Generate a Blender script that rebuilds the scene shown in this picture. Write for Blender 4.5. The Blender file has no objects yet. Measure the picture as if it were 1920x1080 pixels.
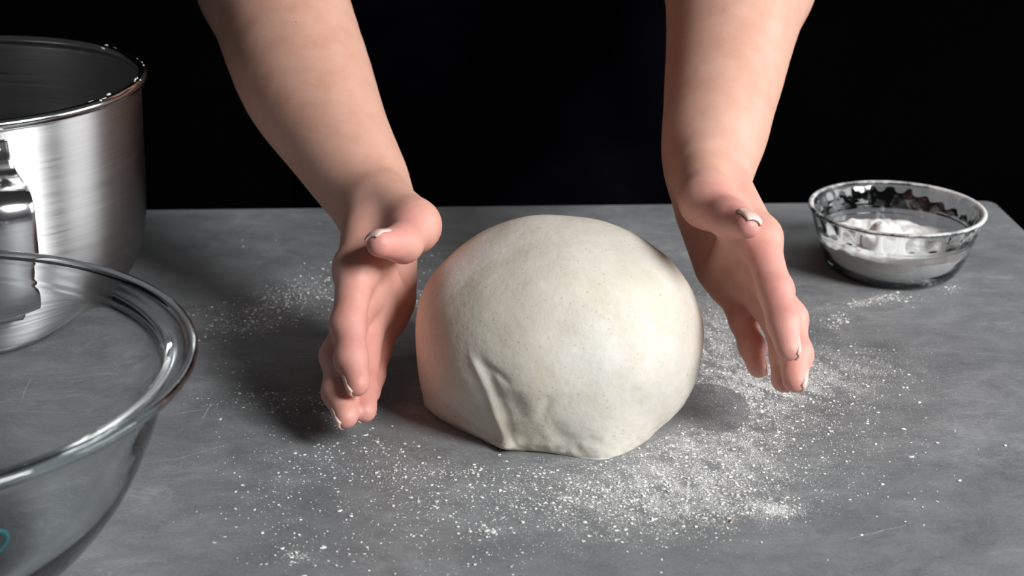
import bpy, math, random
import numpy as np
from mathutils import Vector, Matrix, noise as mnoise

random.seed(7)
RNG = np.random.default_rng(7)
sc = bpy.context.scene
COL = sc.collection

# ------------------------------------------------------------------ camera, world, light, exposure
F_PX, PITCH, ROLL, CAM_H = 3200.0, math.radians(21.09), math.radians(0.68), 0.436   # table top is z = 0
cam_d = bpy.data.cameras.new('camera')
cam_d.sensor_width = 36.0
cam_d.lens = F_PX / 1920 * 36.0
cam_d.clip_start = 0.02
cam_d.dof.use_dof = True
cam_d.dof.focus_distance = 0.99
cam_d.dof.aperture_fstop = 11.0
cam = bpy.data.objects.new('camera', cam_d)
COL.objects.link(cam)
cam.matrix_world = Matrix.Translation((0, 0, CAM_H)) @ Matrix.Rotation(math.pi / 2 - PITCH, 4, 'X') @ Matrix.Rotation(ROLL, 4, 'Z')
sc.camera = cam

world = bpy.data.worlds.new('world')
sc.world = world
world.use_nodes = True
bg = world.node_tree.nodes['Background']
bg.inputs['Color'].default_value = (0.92, 0.96, 1.0, 1)
bg.inputs['Strength'].default_value = 0.04

def area(name, loc, target, sx, sy, power, color):
    d = bpy.data.lights.new(name, 'AREA')
    d.shape = 'RECTANGLE'
    d.size, d.size_y, d.energy, d.color = sx, sy, power, color
    o = bpy.data.objects.new(name, d)
    COL.objects.link(o)
    o.location = loc
    o.rotation_euler = (Vector(target) - Vector(loc)).to_track_quat('-Z', 'Y').to_euler()
    return o
# daylight from a high window to the right of the table, and a dimmer pane further along the same side
area('window_light', (1.70, -0.34, 1.50), (0.05, 0.95, 0.05), 0.80, 0.95, 84.0, (0.97, 0.985, 1.0))
area('window_light', (2.20, 1.12, 0.78), (0.00, 1.08, 0.10), 1.15, 1.00, 27.0, (0.97, 0.985, 1.0))

sc.view_settings.view_transform = 'Standard'
sc.view_settings.look = 'None'
sc.view_settings.gamma = 1.0
sc.view_settings.use_curve_mapping = False
sc.view_settings.exposure = 0.0
sc.cycles.use_denoising = True
sc.cycles.max_bounces = 16
sc.cycles.transmission_bounces = 14
sc.cycles.transparent_max_bounces = 14

# ------------------------------------------------------------------ helpers
def tag(o, label, cat, group=None):
    o['label'] = label
    o['category'] = cat
    if group:
        o['group'] = group
    return o

def empty(name, loc=(0, 0, 0)):
    o = bpy.data.objects.new(name, None)
    o.empty_display_size = 0.02
    COL.objects.link(o)
    o.location = loc
    return o

def mesh_obj(name, verts, faces, mat, parent=None, smooth=True, loc=None):
    me = bpy.data.meshes.new(name)
    if isinstance(verts, np.ndarray):
        verts = verts.tolist()
    if isinstance(faces, np.ndarray):
        faces = faces.tolist()
    me.from_pydata(verts, [], faces)
    me.update()
    if smooth:
        me.polygons.foreach_set('use_smooth', [True] * len(me.polygons))
    me.materials.append(mat)
    o = bpy.data.objects.new(name, me)
    COL.objects.link(o)
    if parent is not None:
        o.parent = parent
    if loc is not None:
        o.location = loc
    return o

def lathe(profile, n=128, radial=None):
    """profile: list of (r, z); closed at axis if r == 0. radial(r, z, a) -> r"""
    V, Fc = [], []
    rings = []
    for r, z in profile:
        if r < 1e-7:
            rings.append([len(V)])
            V.append((0, 0, z))
        else:
            idx = []
            for k in range(n):
                a = 2 * math.pi * k / n
                rr = radial(r, z, a) if radial else r
                idx.append(len(V))
                V.append((rr * math.cos(a), rr * math.sin(a), z))
            rings.append(idx)
    for A, B in zip(rings[:-1], rings[1:]):
        if len(A) == 1 and len(B) == 1:
            continue
        for k in range(n):
            k2 = (k + 1) % n
            if len(A) == 1:
                Fc.append((A[0], B[k2], B[k]))
            elif len(B) == 1:
                Fc.append((A[k], A[k2], B[0]))
            else:
                Fc.append((A[k], A[k2], B[k2], B[k]))
    return V, Fc

def smooth_curve(pts, per=8):
    """Catmull-Rom through 2-D or 3-D points"""
    P = [np.array(p, float) for p in pts]
    P = [2 * P[0] - P[1]] + P + [2 * P[-1] - P[-2]]
    out = []
    for i in range(1, len(P) - 2):
        for k in range(per):
            t = k / per
            a, b, c, d = P[i - 1], P[i], P[i + 1], P[i + 2]
            out.append(0.5 * ((2 * b) + (c - a) * t + (2 * a - 5 * b + 4 * c - d) * t * t + (3 * b - a - 3 * c + d) * t ** 3))
    out.append(P[-2])
    return out

def box_mesh(x0, x1, y0, y1, z0, z1):
    v = [(x, y, z) for z in (z0, z1) for y in (y0, y1) for x in (x0, x1)]
    f = [(0, 2, 3, 1), (4, 5, 7, 6), (0, 1, 5, 4), (1, 3, 7, 5), (3, 2, 6, 7), (2, 0, 4, 6)]
    return v, f

def bevel(o, w, seg=3):
    m = o.modifiers.new('bevel', 'BEVEL')
    m.width, m.segments, m.limit_method = w, seg, 'ANGLE'

# camera-free description of where photographed points lie is baked into plain coordinates below

# ------------------------------------------------------------------ materials
def new_mat(name):
    m = bpy.data.materials.new(name)
    m.use_nodes = True
    nt = m.node_tree
    return m, nt, nt.nodes['Principled BSDF']

def nd(nt, t, **kw):
    n = nt.nodes.new(t)
    for k, v in kw.items():
        setattr(n, k, v)
    return n

def mathn(nt, op, a, b=None, c=None, clamp=False):
    n = nd(nt, 'ShaderNodeMath', operation=op, use_clamp=clamp)
    for i, v in enumerate((a, b, c)):
        if v is None:
            continue
        if isinstance(v, (int, float)):
            n.inputs[i].default_value = v
        else:
            nt.links.new(v, n.inputs[i])
    return n.outputs[0]

def noise_n(nt, vec, scale, detail=4.0, rough=0.55, dist=0.0):
    n = nd(nt, 'ShaderNodeTexNoise')
    n.inputs['Scale'].default_value = scale
    n.inputs['Detail'].default_value = detail
    n.inputs['Roughness'].default_value = rough
    n.inputs['Distortion'].default_value = dist
    if vec is not None:
        nt.links.new(vec, n.inputs['Vector'])
    return n.outputs['Fac']

def mapping(nt, vec, scale=(1, 1, 1), rot=(0, 0, 0), loc=(0, 0, 0)):
    n = nd(nt, 'ShaderNodeMapping')
    n.inputs['Scale'].default_value = scale
    n.inputs['Rotation'].default_value = rot
    n.inputs['Location'].default_value = loc
    nt.links.new(vec, n.inputs['Vector'])
    return n.outputs[0]

def ramp(nt, fac, stops):
    n = nd(nt, 'ShaderNodeValToRGB')
    el = n.color_ramp.elements
    while len(el) < len(stops):
        el.new(0.5)
    for e, (p, c) in zip(el, stops):
        e.position = p
        e.color = c if len(c) == 4 else (*c, 1)
    nt.links.new(fac, n.inputs[0])
    return n.outputs[0]

def mix_col(nt, fac, a, b, blend='MIX'):
    n = nd(nt, 'ShaderNodeMix', data_type='RGBA', blend_type=blend)
    for key, v in ((0, fac), (6, a), (7, b)):
        if isinstance(v, (int, float)):
            n.inputs[key].default_value = v
        elif isinstance(v, tuple):
            n.inputs[key].default_value = v if len(v) == 4 else (*v, 1)
        else:
            nt.links.new(v, n.inputs[key])
    return n.outputs[2]

def bump(nt, height, strength, dist, bsdf, prev=None):
    n = nd(nt, 'ShaderNodeBump')
    n.inputs['Strength'].default_value = strength
    n.inputs['Distance'].default_value = dist
    nt.links.new(height, n.inputs['Height'])
    if prev is not None:
        nt.links.new(prev, n.inputs['Normal'])
    nt.links.new(n.outputs[0], bsdf.inputs['Normal'])
    return n.outputs[0]

def coords(nt):
    return nd(nt, 'ShaderNodeTexCoord').outputs['Object']

def plain(name, col, rough=0.6, metal=0.0, nscale=None, namp=0.15):
    m, nt, b = new_mat(name)
    b.inputs['Roughness'].default_value = rough
    b.inputs['Metallic'].default_value = metal
    if nscale:
        f = noise_n(nt, coords(nt), nscale)
        lo = tuple(c * (1 - namp) for c in col)
        hi = tuple(min(1, c * (1 + namp)) for c in col)
        nt.links.new(ramp(nt, f, [(0.3, lo), (0.7, hi)]), b.inputs['Base Color'])
    else:
        b.inputs['Base Color'].default_value = (*col, 1)
    return m

def slate_material():
    m, nt, b = new_mat('slate_grey_laminate')
    co = coords(nt)
    big = noise_n(nt, mapping(nt, co, (1, 1.3, 1)), 6.0, 6, 0.6, 0.4)
    mid = noise_n(nt, mapping(nt, co, (1, 1.4, 1), (0, 0, 0.4)), 30.0, 10, 0.70, 0.5)
    fine = noise_n(nt, co, 520.0, 3, 0.6)
    t = mathn(nt, 'ADD', mathn(nt, 'MULTIPLY', big, 0.45), mathn(nt, 'MULTIPLY', mid, 0.55))
    base = ramp(nt, t, [(0.34, (0.130, 0.136, 0.140)), (0.50, (0.214, 0.220, 0.224)), (0.60, (0.278, 0.284, 0.288)), (0.72, (0.41, 0.413, 0.417))])
    base = mix_col(nt, 0.22, base, ramp(nt, fine, [(0.35, (0.09, 0.09, 0.092)), (0.65, (0.26, 0.26, 0.26))]))
    # pale veins worn into the surface
    vein = noise_n(nt, mapping(nt, co, (1.0, 2.6, 1), (0, 0, -0.35)), 16.0, 9, 0.62, 1.6)
    v = mathn(nt, 'ABSOLUTE', mathn(nt, 'SUBTRACT', vein, 0.5))
    v = ramp(nt, v, [(0.0, (1, 1, 1)), (0.018, (0, 0, 0))])
    v = mathn(nt, 'MULTIPLY', v, mathn(nt, 'MULTIPLY', ramp(nt, big, [(0.42, (0, 0, 0)), (0.62, (1, 1, 1))]), 0.5))
    base = mix_col(nt, v, base, (0.42, 0.42, 0.42))
    nt.links.new(base, b.inputs['Base Color'])
    nt.links.new(ramp(nt, mid, [(0.3, (0.44, 0.44, 0.44)), (0.7, (0.60, 0.60, 0.60))]), b.inputs['Roughness'])
    b.inputs['Specular IOR Level'].default_value = 0.5
    h = mathn(nt, 'ADD', mathn(nt, 'MULTIPLY', mid, 1.0), mathn(nt, 'MULTIPLY', fine, 0.25))
    bump(nt, h, 0.25, 0.0012, b)
    return m

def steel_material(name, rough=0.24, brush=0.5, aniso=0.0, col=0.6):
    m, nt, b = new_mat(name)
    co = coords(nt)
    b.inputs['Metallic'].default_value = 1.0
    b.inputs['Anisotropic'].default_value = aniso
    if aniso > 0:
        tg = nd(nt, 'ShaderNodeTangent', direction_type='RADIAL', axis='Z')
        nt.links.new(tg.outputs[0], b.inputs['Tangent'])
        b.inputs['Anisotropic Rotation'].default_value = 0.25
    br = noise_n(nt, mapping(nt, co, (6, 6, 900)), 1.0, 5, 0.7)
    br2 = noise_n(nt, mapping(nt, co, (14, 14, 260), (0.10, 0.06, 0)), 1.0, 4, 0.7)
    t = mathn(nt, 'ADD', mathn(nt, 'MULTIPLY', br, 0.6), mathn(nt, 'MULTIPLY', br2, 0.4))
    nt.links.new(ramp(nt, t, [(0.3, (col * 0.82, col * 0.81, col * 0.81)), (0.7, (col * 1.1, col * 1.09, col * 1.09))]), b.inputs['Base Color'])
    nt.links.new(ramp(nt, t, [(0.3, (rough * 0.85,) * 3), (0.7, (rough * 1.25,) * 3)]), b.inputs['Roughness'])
    if brush > 0:
        bump(nt, t, brush, 0.00035, b)
    return m

def glass_material(name, tint, rough=0.0, density=8.0):
    m, nt, b = new_mat(name)
    b.inputs['Base Color'].default_value = (1, 1, 1, 1)
    b.inputs['Transmission Weight'].default_value = 1.0
    b.inputs['Roughness'].default_value = rough
    b.inputs['IOR'].default_value = 1.47
    va = nd(nt, 'ShaderNodeVolumeAbsorption')
    va.inputs['Color'].default_value = (*tint, 1)
    va.inputs['Density'].default_value = density
    nt.links.new(va.outputs[0], nt.nodes['Material Output'].inputs['Volume'])
    return m

def dusted_glass_material():
    """clear glass with flour clinging to the rim and inner wall"""
    m, nt, b = new_mat('flour_dusted_glass')
    b.inputs['Transmission Weight'].default_value = 1.0
    b.inputs['IOR'].default_value = 1.47
    b.inputs['Roughness'].default_value = 0.0
    va = nd(nt, 'ShaderNodeVolumeAbsorption')
    va.inputs['Color'].default_value = (0.75, 0.92, 0.97, 1)
    va.inputs['Density'].default_value = 22.0
    co = coords(nt)
    sep = nd(nt, 'ShaderNodeSeparateXYZ')
    nt.links.new(co, sep.inputs[0])
    n1 = noise_n(nt, co, 60.0, 6, 0.65)
    n2 = noise_n(nt, co, 260.0, 4, 0.7)
    hz = mathn(nt, 'MULTIPLY', mathn(nt, 'SUBTRACT', sep.outputs[2], 0.036), 28.0, clamp=True)   # more flour towards the rim
    side = mathn(nt, 'MULTIPLY_ADD', sep.outputs[0], 1.0, 0.0)
    s = mathn(nt, 'ADD', mathn(nt, 'ADD', mathn(nt, 'MULTIPLY', n1, 0.75), mathn(nt, 'MULTIPLY', n2, 0.3)), mathn(nt, 'ADD', mathn(nt, 'MULTIPLY', hz, 0.16), mathn(nt, 'ADD', side, mathn(nt, 'MULTIPLY', mathn(nt, 'MULTIPLY', mathn(nt, 'SUBTRACT', sep.outputs[2], 0.0468), 900.0, clamp=True), 0.20))))  # lip flour is thickened, its white also painting in the rim's bright highlights
    fac = ramp(nt, s, [(0.62, (0, 0, 0)), (0.86, (0.85, 0.85, 0.85))])
    d = nd(nt, 'ShaderNodeBsdfDiffuse')
    d.inputs['Color'].default_value = (0.86, 0.85, 0.83, 1)
    mx = nd(nt, 'ShaderNodeMixShader')
    nt.links.new(fac, mx.inputs[0])
    nt.links.new(b.outputs[0], mx.inputs[1])
    nt.links.new(d.outputs[0], mx.inputs[2])
    out = nt.nodes['Material Output']
    nt.links.new(mx.outputs[0], out.inputs['Surface'])
    nt.links.new(va.outputs[0], out.inputs['Volume'])
    return m

def dough_material():
    m, nt, b = new_mat('raw_dough')
    co = coords(nt)
    n1 = noise_n(nt, co, 26.0, 5, 0.6)
    n2 = noise_n(nt, co, 230.0, 5, 0.62)
    col = ramp(nt, n1, [(0.3, (0.62, 0.565, 0.46)), (0.7, (0.715, 0.665, 0.57))])
    # bran specks
    vor = nd(nt, 'ShaderNodeTexVoronoi')
    vor.inputs['Scale'].default_value = 420.0
    nt.links.new(co, vor.inputs['Vector'])
    vs = nd(nt, 'ShaderNodeSeparateColor')
    nt.links.new(vor.outputs['Color'], vs.inputs[0])
    spk = mathn(nt, 'MULTIPLY', mathn(nt, 'LESS_THAN', vor.outputs['Distance'], 0.30), mathn(nt, 'MULTIPLY', mathn(nt, 'GREATER_THAN', vs.outputs[0], 0.82), vs.outputs[1]))
    col = mix_col(nt, mathn(nt, 'MULTIPLY', spk, 0.6), col, (0.40, 0.33, 0.22))
    # flour clinging to the skin
    fl = noise_n(nt, co, 15.0, 7, 0.66, 0.4)
    flm = ramp(nt, mathn(nt, 'ADD', mathn(nt, 'MULTIPLY', fl, 0.8), mathn(nt, 'MULTIPLY', n2, 0.3)), [(0.52, (0, 0, 0)), (0.74, (0.75, 0.75, 0.75))])
    col = mix_col(nt, flm, col, (0.77, 0.755, 0.725))
    nt.links.new(col, b.inputs['Base Color'])
    b.inputs['Roughness'].default_value = 0.75
    b.inputs['Specular IOR Level'].default_value = 0.35
    b.inputs['Subsurface Weight'].default_value = 0.25
    b.inputs['Subsurface Radius'].default_value = (1.0, 0.75, 0.5)
    b.inputs['Subsurface Scale'].default_value = 0.006
    n3 = noise_n(nt, co, 95.0, 4, 0.6)
    h = mathn(nt, 'ADD', mathn(nt, 'MULTIPLY', n2, 0.5), mathn(nt, 'MULTIPLY', n3, 0.9))
    bump(nt, h, 0.60, 0.0009, b)
    return m

def flour_material():
    m, nt, b = new_mat('white_flour')
    co = coords(nt)
    n = noise_n(nt, co, 400.0, 4, 0.6)
    nt.links.new(ramp(nt, n, [(0.3, (0.80, 0.78, 0.74)), (0.7, (0.90, 0.885, 0.86))]), b.inputs['Base Color'])
    b.inputs['Roughness'].default_value = 0.95
    b.inputs['Specular IOR Level'].default_value = 0.1
    bump(nt, n, 0.6, 0.0008, b)
    return m

def skin_material(moles):
    m, nt, b = new_mat('skin')
    co = coords(nt)
    at = nd(nt, 'ShaderNodeAttribute', attribute_name='flush')
    n1 = noise_n(nt, co, 45.0, 5, 0.6)
    n2 = noise_n(nt, co, 700.0, 3, 0.6)
    arm = ramp(nt, n1, [(0.3, (0.62, 0.33, 0.235)), (0.7, (0.72, 0.42, 0.325))])
    hand = ramp(nt, n1, [(0.3, (0.66, 0.275, 0.225)), (0.7, (0.75, 0.375, 0.32))])
    col = mix_col(nt, at.outputs['Fac'], arm, hand)
    for p in moles:
        v = nd(nt, 'ShaderNodeVectorMath', operation='DISTANCE')
        nt.links.new(co, v.inputs[0])
        v.inputs[1].default_value = p[:3]
        k = mathn(nt, 'LESS_THAN', v.outputs['Value'], p[3])
        col = mix_col(nt, mathn(nt, 'MULTIPLY', k, 0.6), col, (0.25, 0.11, 0.06))
    nt.links.new(col, b.inputs['Base Color'])
    b.inputs['Roughness'].default_value = 0.52
    b.inputs['Subsurface Weight'].default_value = 0.35
    b.inputs['Subsurface Radius'].default_value = (1.0, 0.35, 0.2)
    b.inputs['Subsurface Scale'].default_value = 0.005
    h = mathn(nt, 'ADD', mathn(nt, 'MULTIPLY', n2, 0.5), noise_n(nt, co, 220.0, 4, 0.6))
    bump(nt, h, 0.18, 0.0008, b)
    return m

def cloth_material(name, col):
    m, nt, b = new_mat(name)
    co = coords(nt)
    n = noise_n(nt, co, 14.0, 6, 0.6, 0.5)
    w = noise_n(nt, mapping(nt, co, (900, 900, 900)), 1.0, 2, 0.5)
    nt.links.new(ramp(nt, n, [(0.3, tuple(c * 0.7 for c in col)), (0.7, tuple(c * 1.4 for c in col))]), b.inputs['Base Color'])
    b.inputs['Roughness'].default_value = 1.0
    b.inputs['Specular IOR Level'].default_value = 0.0
    bump(nt, mathn(nt, 'ADD', n, mathn(nt, 'MULTIPLY', w, 0.1)), 0.5, 0.004, b)
    return m

M_TABLE = slate_material()
M_STEEL = steel_material('brushed_steel', 0.43, 0.15, 0.95)
M_STEEL_P = steel_material('polished_steel', 0.16, 0.12)
M_STEEL_IN = steel_material('steel_interior_dark_reflection', 0.30, 0.1, 0.0, 0.36)  # dark room's reflection inside the bowl, put into a lower base colour
M_GLASS = glass_material('clear_bowl_glass', (0.36, 0.80, 0.88), 0.0, 12.0)
M_GLASS_D = dusted_glass_material()
M_DOUGH = dough_material()
M_FLOUR = flour_material()
M_NAIL = plain('fingernail', (0.80, 0.54, 0.46), 0.28, 0, 60, 0.06)
M_BLACK = plain('black_backdrop', (0.0015, 0.0015, 0.0016), 1.0, 0, 3.0, 0.2)
M_BLACK.node_tree.nodes['Principled BSDF'].inputs['Specular IOR Level'].default_value = 0.0
M_FLOOR = plain('dark_floor', (0.006, 0.006, 0.006), 0.9, 0, 6.0, 0.3)
M_LEG = plain('black_table_leg', (0.012, 0.012, 0.013), 0.6, 0, 30.0, 0.2)
M_APRON = cloth_material('black_navy_cotton', (0.0019, 0.0018, 0.0030))
M_SHIRT = cloth_material('black_cotton', (0.0015, 0.0015, 0.002))
M_TROUSER = cloth_material('black_denim', (0.006, 0.006, 0.007))
M_SHOE = plain('black_leather', (0.008, 0.008, 0.008), 0.4, 0, 40.0, 0.2)
M_CRUMB = plain('bread_crumb', (0.45, 0.22, 0.12), 0.8, 0, 300.0, 0.3)
M_SCRATCH = plain('scratched_slate', (0.34, 0.34, 0.34), 0.7, 0, 200.0, 0.3)
M_TEAL = plain('teal_print', (0.02, 0.12, 0.14), 0.4, 0, 80.0, 0.1)

# ------------------------------------------------------------------ setting
def structure(name, v, f, mat):
    o = mesh_obj(name, v, f, mat, smooth=False)
    o['kind'] = 'structure'
    return o
FLOOR_Z = -0.90
structure('floor', *box_mesh(-3.2, 3.2, -1.5, 2.9, FLOOR_Z - 0.05, FLOOR_Z), M_FLOOR)
structure('wall_back', *box_mesh(-3.2, 3.2, 2.9, 2.95, FLOOR_Z, 2.2), M_BLACK)

# ------------------------------------------------------------------ table (turned about four degrees)
TABLE = empty('worktable', (0.397, 1.345, FLOOR_Z))
TABLE.rotation_euler = (0, 0, math.radians(4.1))
tag(TABLE, 'slate grey work table with mottled stone-look top', 'table')
def rounded_slab(w, d, t, r, z):
    pts = []
    for cx, cy, a0 in ((-r, -r, 0), (-w + r, -r, 90), (-w + r, -d + r, 180), (-r, -d + r, 270)):
        for k in range(9):
            a = math.radians(a0 + 90 * k / 8)
            pts.append((cx + r * math.cos(a), cy + r * math.sin(a)))
    n = len(pts)
    v = [(x, y, z - t) for x, y in pts] + [(x, y, z) for x, y in pts]
    f = [tuple(range(n - 1, -1, -1)), tuple(range(n, 2 * n))] + [(k, (k + 1) % n, n + (k + 1) % n, n + k) for k in range(n)]
    return v, f
top = mesh_obj('tabletop', *rounded_slab(1.55, 1.05, 0.030, 0.010, 0.90), M_TABLE, TABLE, smooth=False)
bevel(top, 0.0015, 2)
leg_me = None
for x, y in ((-0.06, -0.06), (-1.49, -0.06), (-0.06, -0.99), (-1.49, -0.99)):
    if leg_me is None:
        lg = mesh_obj('leg', *box_mesh(-0.03, 0.03, -0.03, 0.03, 0, 0.87), M_LEG, TABLE, smooth=False)
        bevel(lg, 0.004)
        leg_me = lg
    else:
        lg = leg_me.copy()
        COL.objects.link(lg)
        lg.parent = TABLE
    lg.location = (x, y, 0)

# ------------------------------------------------------------------ dough
DC = np.array([0.028, 0.945])
def dough():
    base = [(-0.0503, 0.9288), (-0.040, 0.9106), (-0.0237, 0.8932), (-0.0019, 0.8745), (0.0132, 0.8735), (0.0313, 0.8672), (0.0521, 0.8605), (0.0646, 0.8690), (0.0870, 0.9060), (0.104, 0.9500), (0.100, 0.985), (0.066, 1.015), (0.02, 1.022), (-0.03, 1.004), (-0.052, 0.966)]
    ang = np.array([math.atan2(y - DC[1], x - DC[0]) for x, y in base])
    rad = np.array([math.hypot(y - DC[1], x - DC[0]) for x, y in base])
    o = np.argsort(ang)
    ang, rad = ang[o], rad[o]
    A = np.concatenate([ang - 2 * math.pi, ang, ang + 2 * math.pi])
    Rr = np.concatenate([rad] * 3)
    n = 420
    th = np.linspace(-math.pi, math.pi, n, endpoint=False)
    Rb = np.interp(th, A, Rr)
    ker = np.hanning(19); ker /= ker.sum()
    Rb = np.convolve(np.concatenate([Rb[-9:], Rb, Rb[:9]]), ker, 'valid')
    Re = 0.0845 + 0.0015 * np.cos(th + 1.2) + 0.0012 * np.cos(2 * th)
    ze, htop = 0.042, 0.1085
    apex = np.array([0.000, 0.006])
    rows = []
    for k in range(14):                       # underside
        t = k / 14
        rows.append(('u', t))
    for k in range(60):
        rows.append(('l', k / 60))
    for k in range(150):
        rows.append(('c', k / 150))
    V = []
    for kind, t in rows:
        if kind == 'u':
            r = Rb * (t * 0.985 + 0.004); z = np.zeros(n) + 0.0001
            if t == 0:
                r = Rb * 0.004
        elif kind == 'l':
            s = t
            r = Rb * 0.985 + (Re - Rb * 0.985) * (np.sin(s * math.pi / 2) ** 0.85 if s > 0 else 0)
            z = np.full(n, ze * (s ** 1.25))
        else:
            a = t * math.pi / 2
            e = 0.94
            r = Re * np.cos(a) ** e
            z = np.full(n, ze + (htop - ze) * np.sin(a) ** e)
        lift = np.clip((z - ze) / (htop - ze), 0, 1)
        x = DC[0] + r * np.cos(th) + apex[0] * lift
        y = DC[1] + r * np.sin(th) + apex[1] * lift
        V.append(np.stack([x, y, z], 1))
    V = np.concatenate(V)
    V = np.concatenate([V, [[DC[0] + apex[0], DC[1] + apex[1], htop]], [[DC[0], DC[1], 0.0001]]])
    Fc = []
    R = len(rows)
    i = np.arange(n); j = (i + 1) % n
    for k in range(R - 1):
        Fc.append(np.stack([k * n + i, k * n + j, (k + 1) * n + j, (k + 1) * n + i], 1))
    quads = np.concatenate(Fc).tolist()
    tp, bt = R * n, R * n + 1
    tris = [((R - 1) * n + a, (R - 1) * n + b, tp) for a, b in zip(i, j)] + [(b, a, bt) for a, b in zip(i, j)]
    # outward directions
    C = np.array([DC[0], DC[1], 0.045])
    N = V - C
    N /= np.linalg.norm(N, axis=1, keepdims=True)
    up = np.clip(V[:, 2] / 0.012, 0, 1)       # nothing pushes the base into the table
    disp = np.zeros(len(V))
    for q in range(len(V)):
        p = Vector(V[q])
        disp[q] = 0.0022 * mnoise.noise(p * 20) + 0.0006 * mnoise.noise(p * 55)
    def seg_dist(P, A, B):
        A, B = np.array(A), np.array(B)
        d = B - A
        t = np.clip(((P - A) @ d) / (d @ d), 0, 1)
        return np.linalg.norm(P - (A + t[:, None] * d), axis=1), t
    def stroke(pts, width, amp, taper=True):
        best = np.full(len(V), 9.0); along = np.zeros(len(V))
        m = len(pts) - 1
        for a in range(m):
            d, t = seg_dist(V, pts[a], pts[a + 1])
            k = d < best
            best[k] = d[k]; along[k] = (a + t[k]) / m
        w = np.exp(-(best / width) ** 2)
        if taper:
            w *= np.sin(np.clip(along, 0.02, 0.98) * math.pi) ** 0.5
        return amp * w
    low = np.exp(-np.clip(V[:, 2] - 0.004, 0, 1) / 0.007)      # torn, uneven lower edge
    for q in np.nonzero(low > 0.05)[0]:
        p = Vector(V[q])
        disp[q] += low[q] * (0.0016 * mnoise.noise(p * 75) + 0.0009 * mnoise.noise(p * 210))
    for pts, w, a in DOUGH_STROKES:
        disp += stroke(pts, w, a)
    disp[V[:, 2] < 0.0004] = 0
    N[:, 2] *= up
    V = V + N * disp[:, None]
    V[:, 2] = np.maximum(V[:, 2], 0.0)
    me_o = mesh_obj('bread_dough', V - np.array([DC[0], DC[1], 0]), quads + tris, M_DOUGH, loc=(DC[0], DC[1], 0))
    return me_o
DOUGH_STROKES = [
    ([(-0.0223, 0.8792, 0.0553), (-0.0177, 0.8758, 0.049), (-0.0125, 0.8726, 0.0394), (-0.0073, 0.8708, 0.0228), (-0.0036, 0.8718, 0.0117), (-0.0005, 0.8722, 0.0045)], 0.0021, 0.0017),      # ridge
    ([(-0.0174, 0.8763, 0.0569), (-0.0119, 0.8724, 0.0483), (-0.0071, 0.8696, 0.0382), (-0.0021, 0.8683, 0.0241), (0.0016, 0.87, 0.0117)], 0.0032, -0.0015),                                # groove beside it
    ([(-0.0066, 0.8755, 0.0045), (-0.0005, 0.8726, 0.0047), (0.0034, 0.8705, 0.0071)], 0.0042, 0.0042),                                                                                     # pinched seam
    ([(-0.0008, 0.8656, 0.0401), (0.0026, 0.8649, 0.0323), (0.0063, 0.8658, 0.0221)], 0.0065, -0.0018),
    ([(0.0232, 0.8598, 0.0398), (0.0197, 0.8609, 0.0337), (0.0169, 0.8626, 0.0254)], 0.0030, -0.0008),
    ([(0.0217, 0.8624, 0.0239), (0.0279, 0.864, 0.0139), (0.0371, 0.8641, 0.0073)], 0.0050, -0.0012),
    ([(0.0386, 0.8639, 0.0075), (0.0461, 0.8629, 0.0047), (0.0536, 0.8638, 0.005)], 0.0050, 0.0014),
    ([(0.04, 0.8639, 0.0125), (0.0475, 0.8631, 0.0107), (0.0535, 0.8641, 0.0115)], 0.0040, -0.0006),
    ([(-0.0159, 0.8748, 0.0537), (-0.0069, 0.8695, 0.0496), (-0.0008, 0.8658, 0.0449)], 0.0022, -0.0010),
    ([(-0.0443, 0.9043, 0.0184), (-0.0346, 0.8939, 0.0132), (-0.022, 0.884, 0.0113), (-0.0112, 0.8766, 0.0093)], 0.0030, -0.0014),
    ([(0.0379, 0.8696, 0.0746), (0.0386, 0.8686, 0.0725)], 0.0012, -0.0008),
]
dg = dough()
tag(dg, 'large round ball of pale raw bread dough on the table', 'dough')

# ------------------------------------------------------------------ person: forearms and hands
HL = {'wrist': [-0.0868, 1.0289, 0.0952], 'f0': [[-0.0929, 0.9426, 0.0842], [-0.0941, 0.9083, 0.0617], [-0.0908, 0.888, 0.0493], [-0.0863, 0.8721, 0.04]], 'f1': [[-0.0907, 0.9476, 0.0641], [-0.1005, 0.9097, 0.0419], [-0.0981, 0.8857, 0.0297], [-0.0928, 0.8682, 0.0217]], 'f2': [[-0.0852, 0.9599, 0.05], [-0.0875, 0.9217, 0.0354], [-0.0859, 0.8972, 0.0267], [-0.0832, 0.8785, 0.0204]], 'f3': [[-0.0771, 0.9751, 0.0398], [-0.0814, 0.9455, 0.0283], [-0.0827, 0.9278, 0.0216], [-0.0832, 0.9109, 0.0154]], 'th': [[-0.0801, 1.0035, 0.105], [-0.0594, 0.967, 0.1023], [-0.0638, 0.9363, 0.102], [-0.076, 0.9178, 0.1081]], 'R': [[0.2002, 0.0187, -0.9796], [0.3737, -0.9257, 0.0587], [-0.9057, -0.3778, -0.1923]], 's': 1,
      'arm': [([-0.0868, 1.0289, 0.0952], 0.0265, 0.0215), ([-0.1161, 1.075, 0.1252], 0.0315, 0.029), ([-0.1426, 1.13, 0.1525], 0.0405, 0.039), ([-0.1682, 1.20, 0.1896], 0.0440, 0.0425), ([-0.1769, 1.225, 0.2075], 0.0450, 0.0435)], 'shoulder': [-0.165, 1.40, 0.42]}
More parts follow.
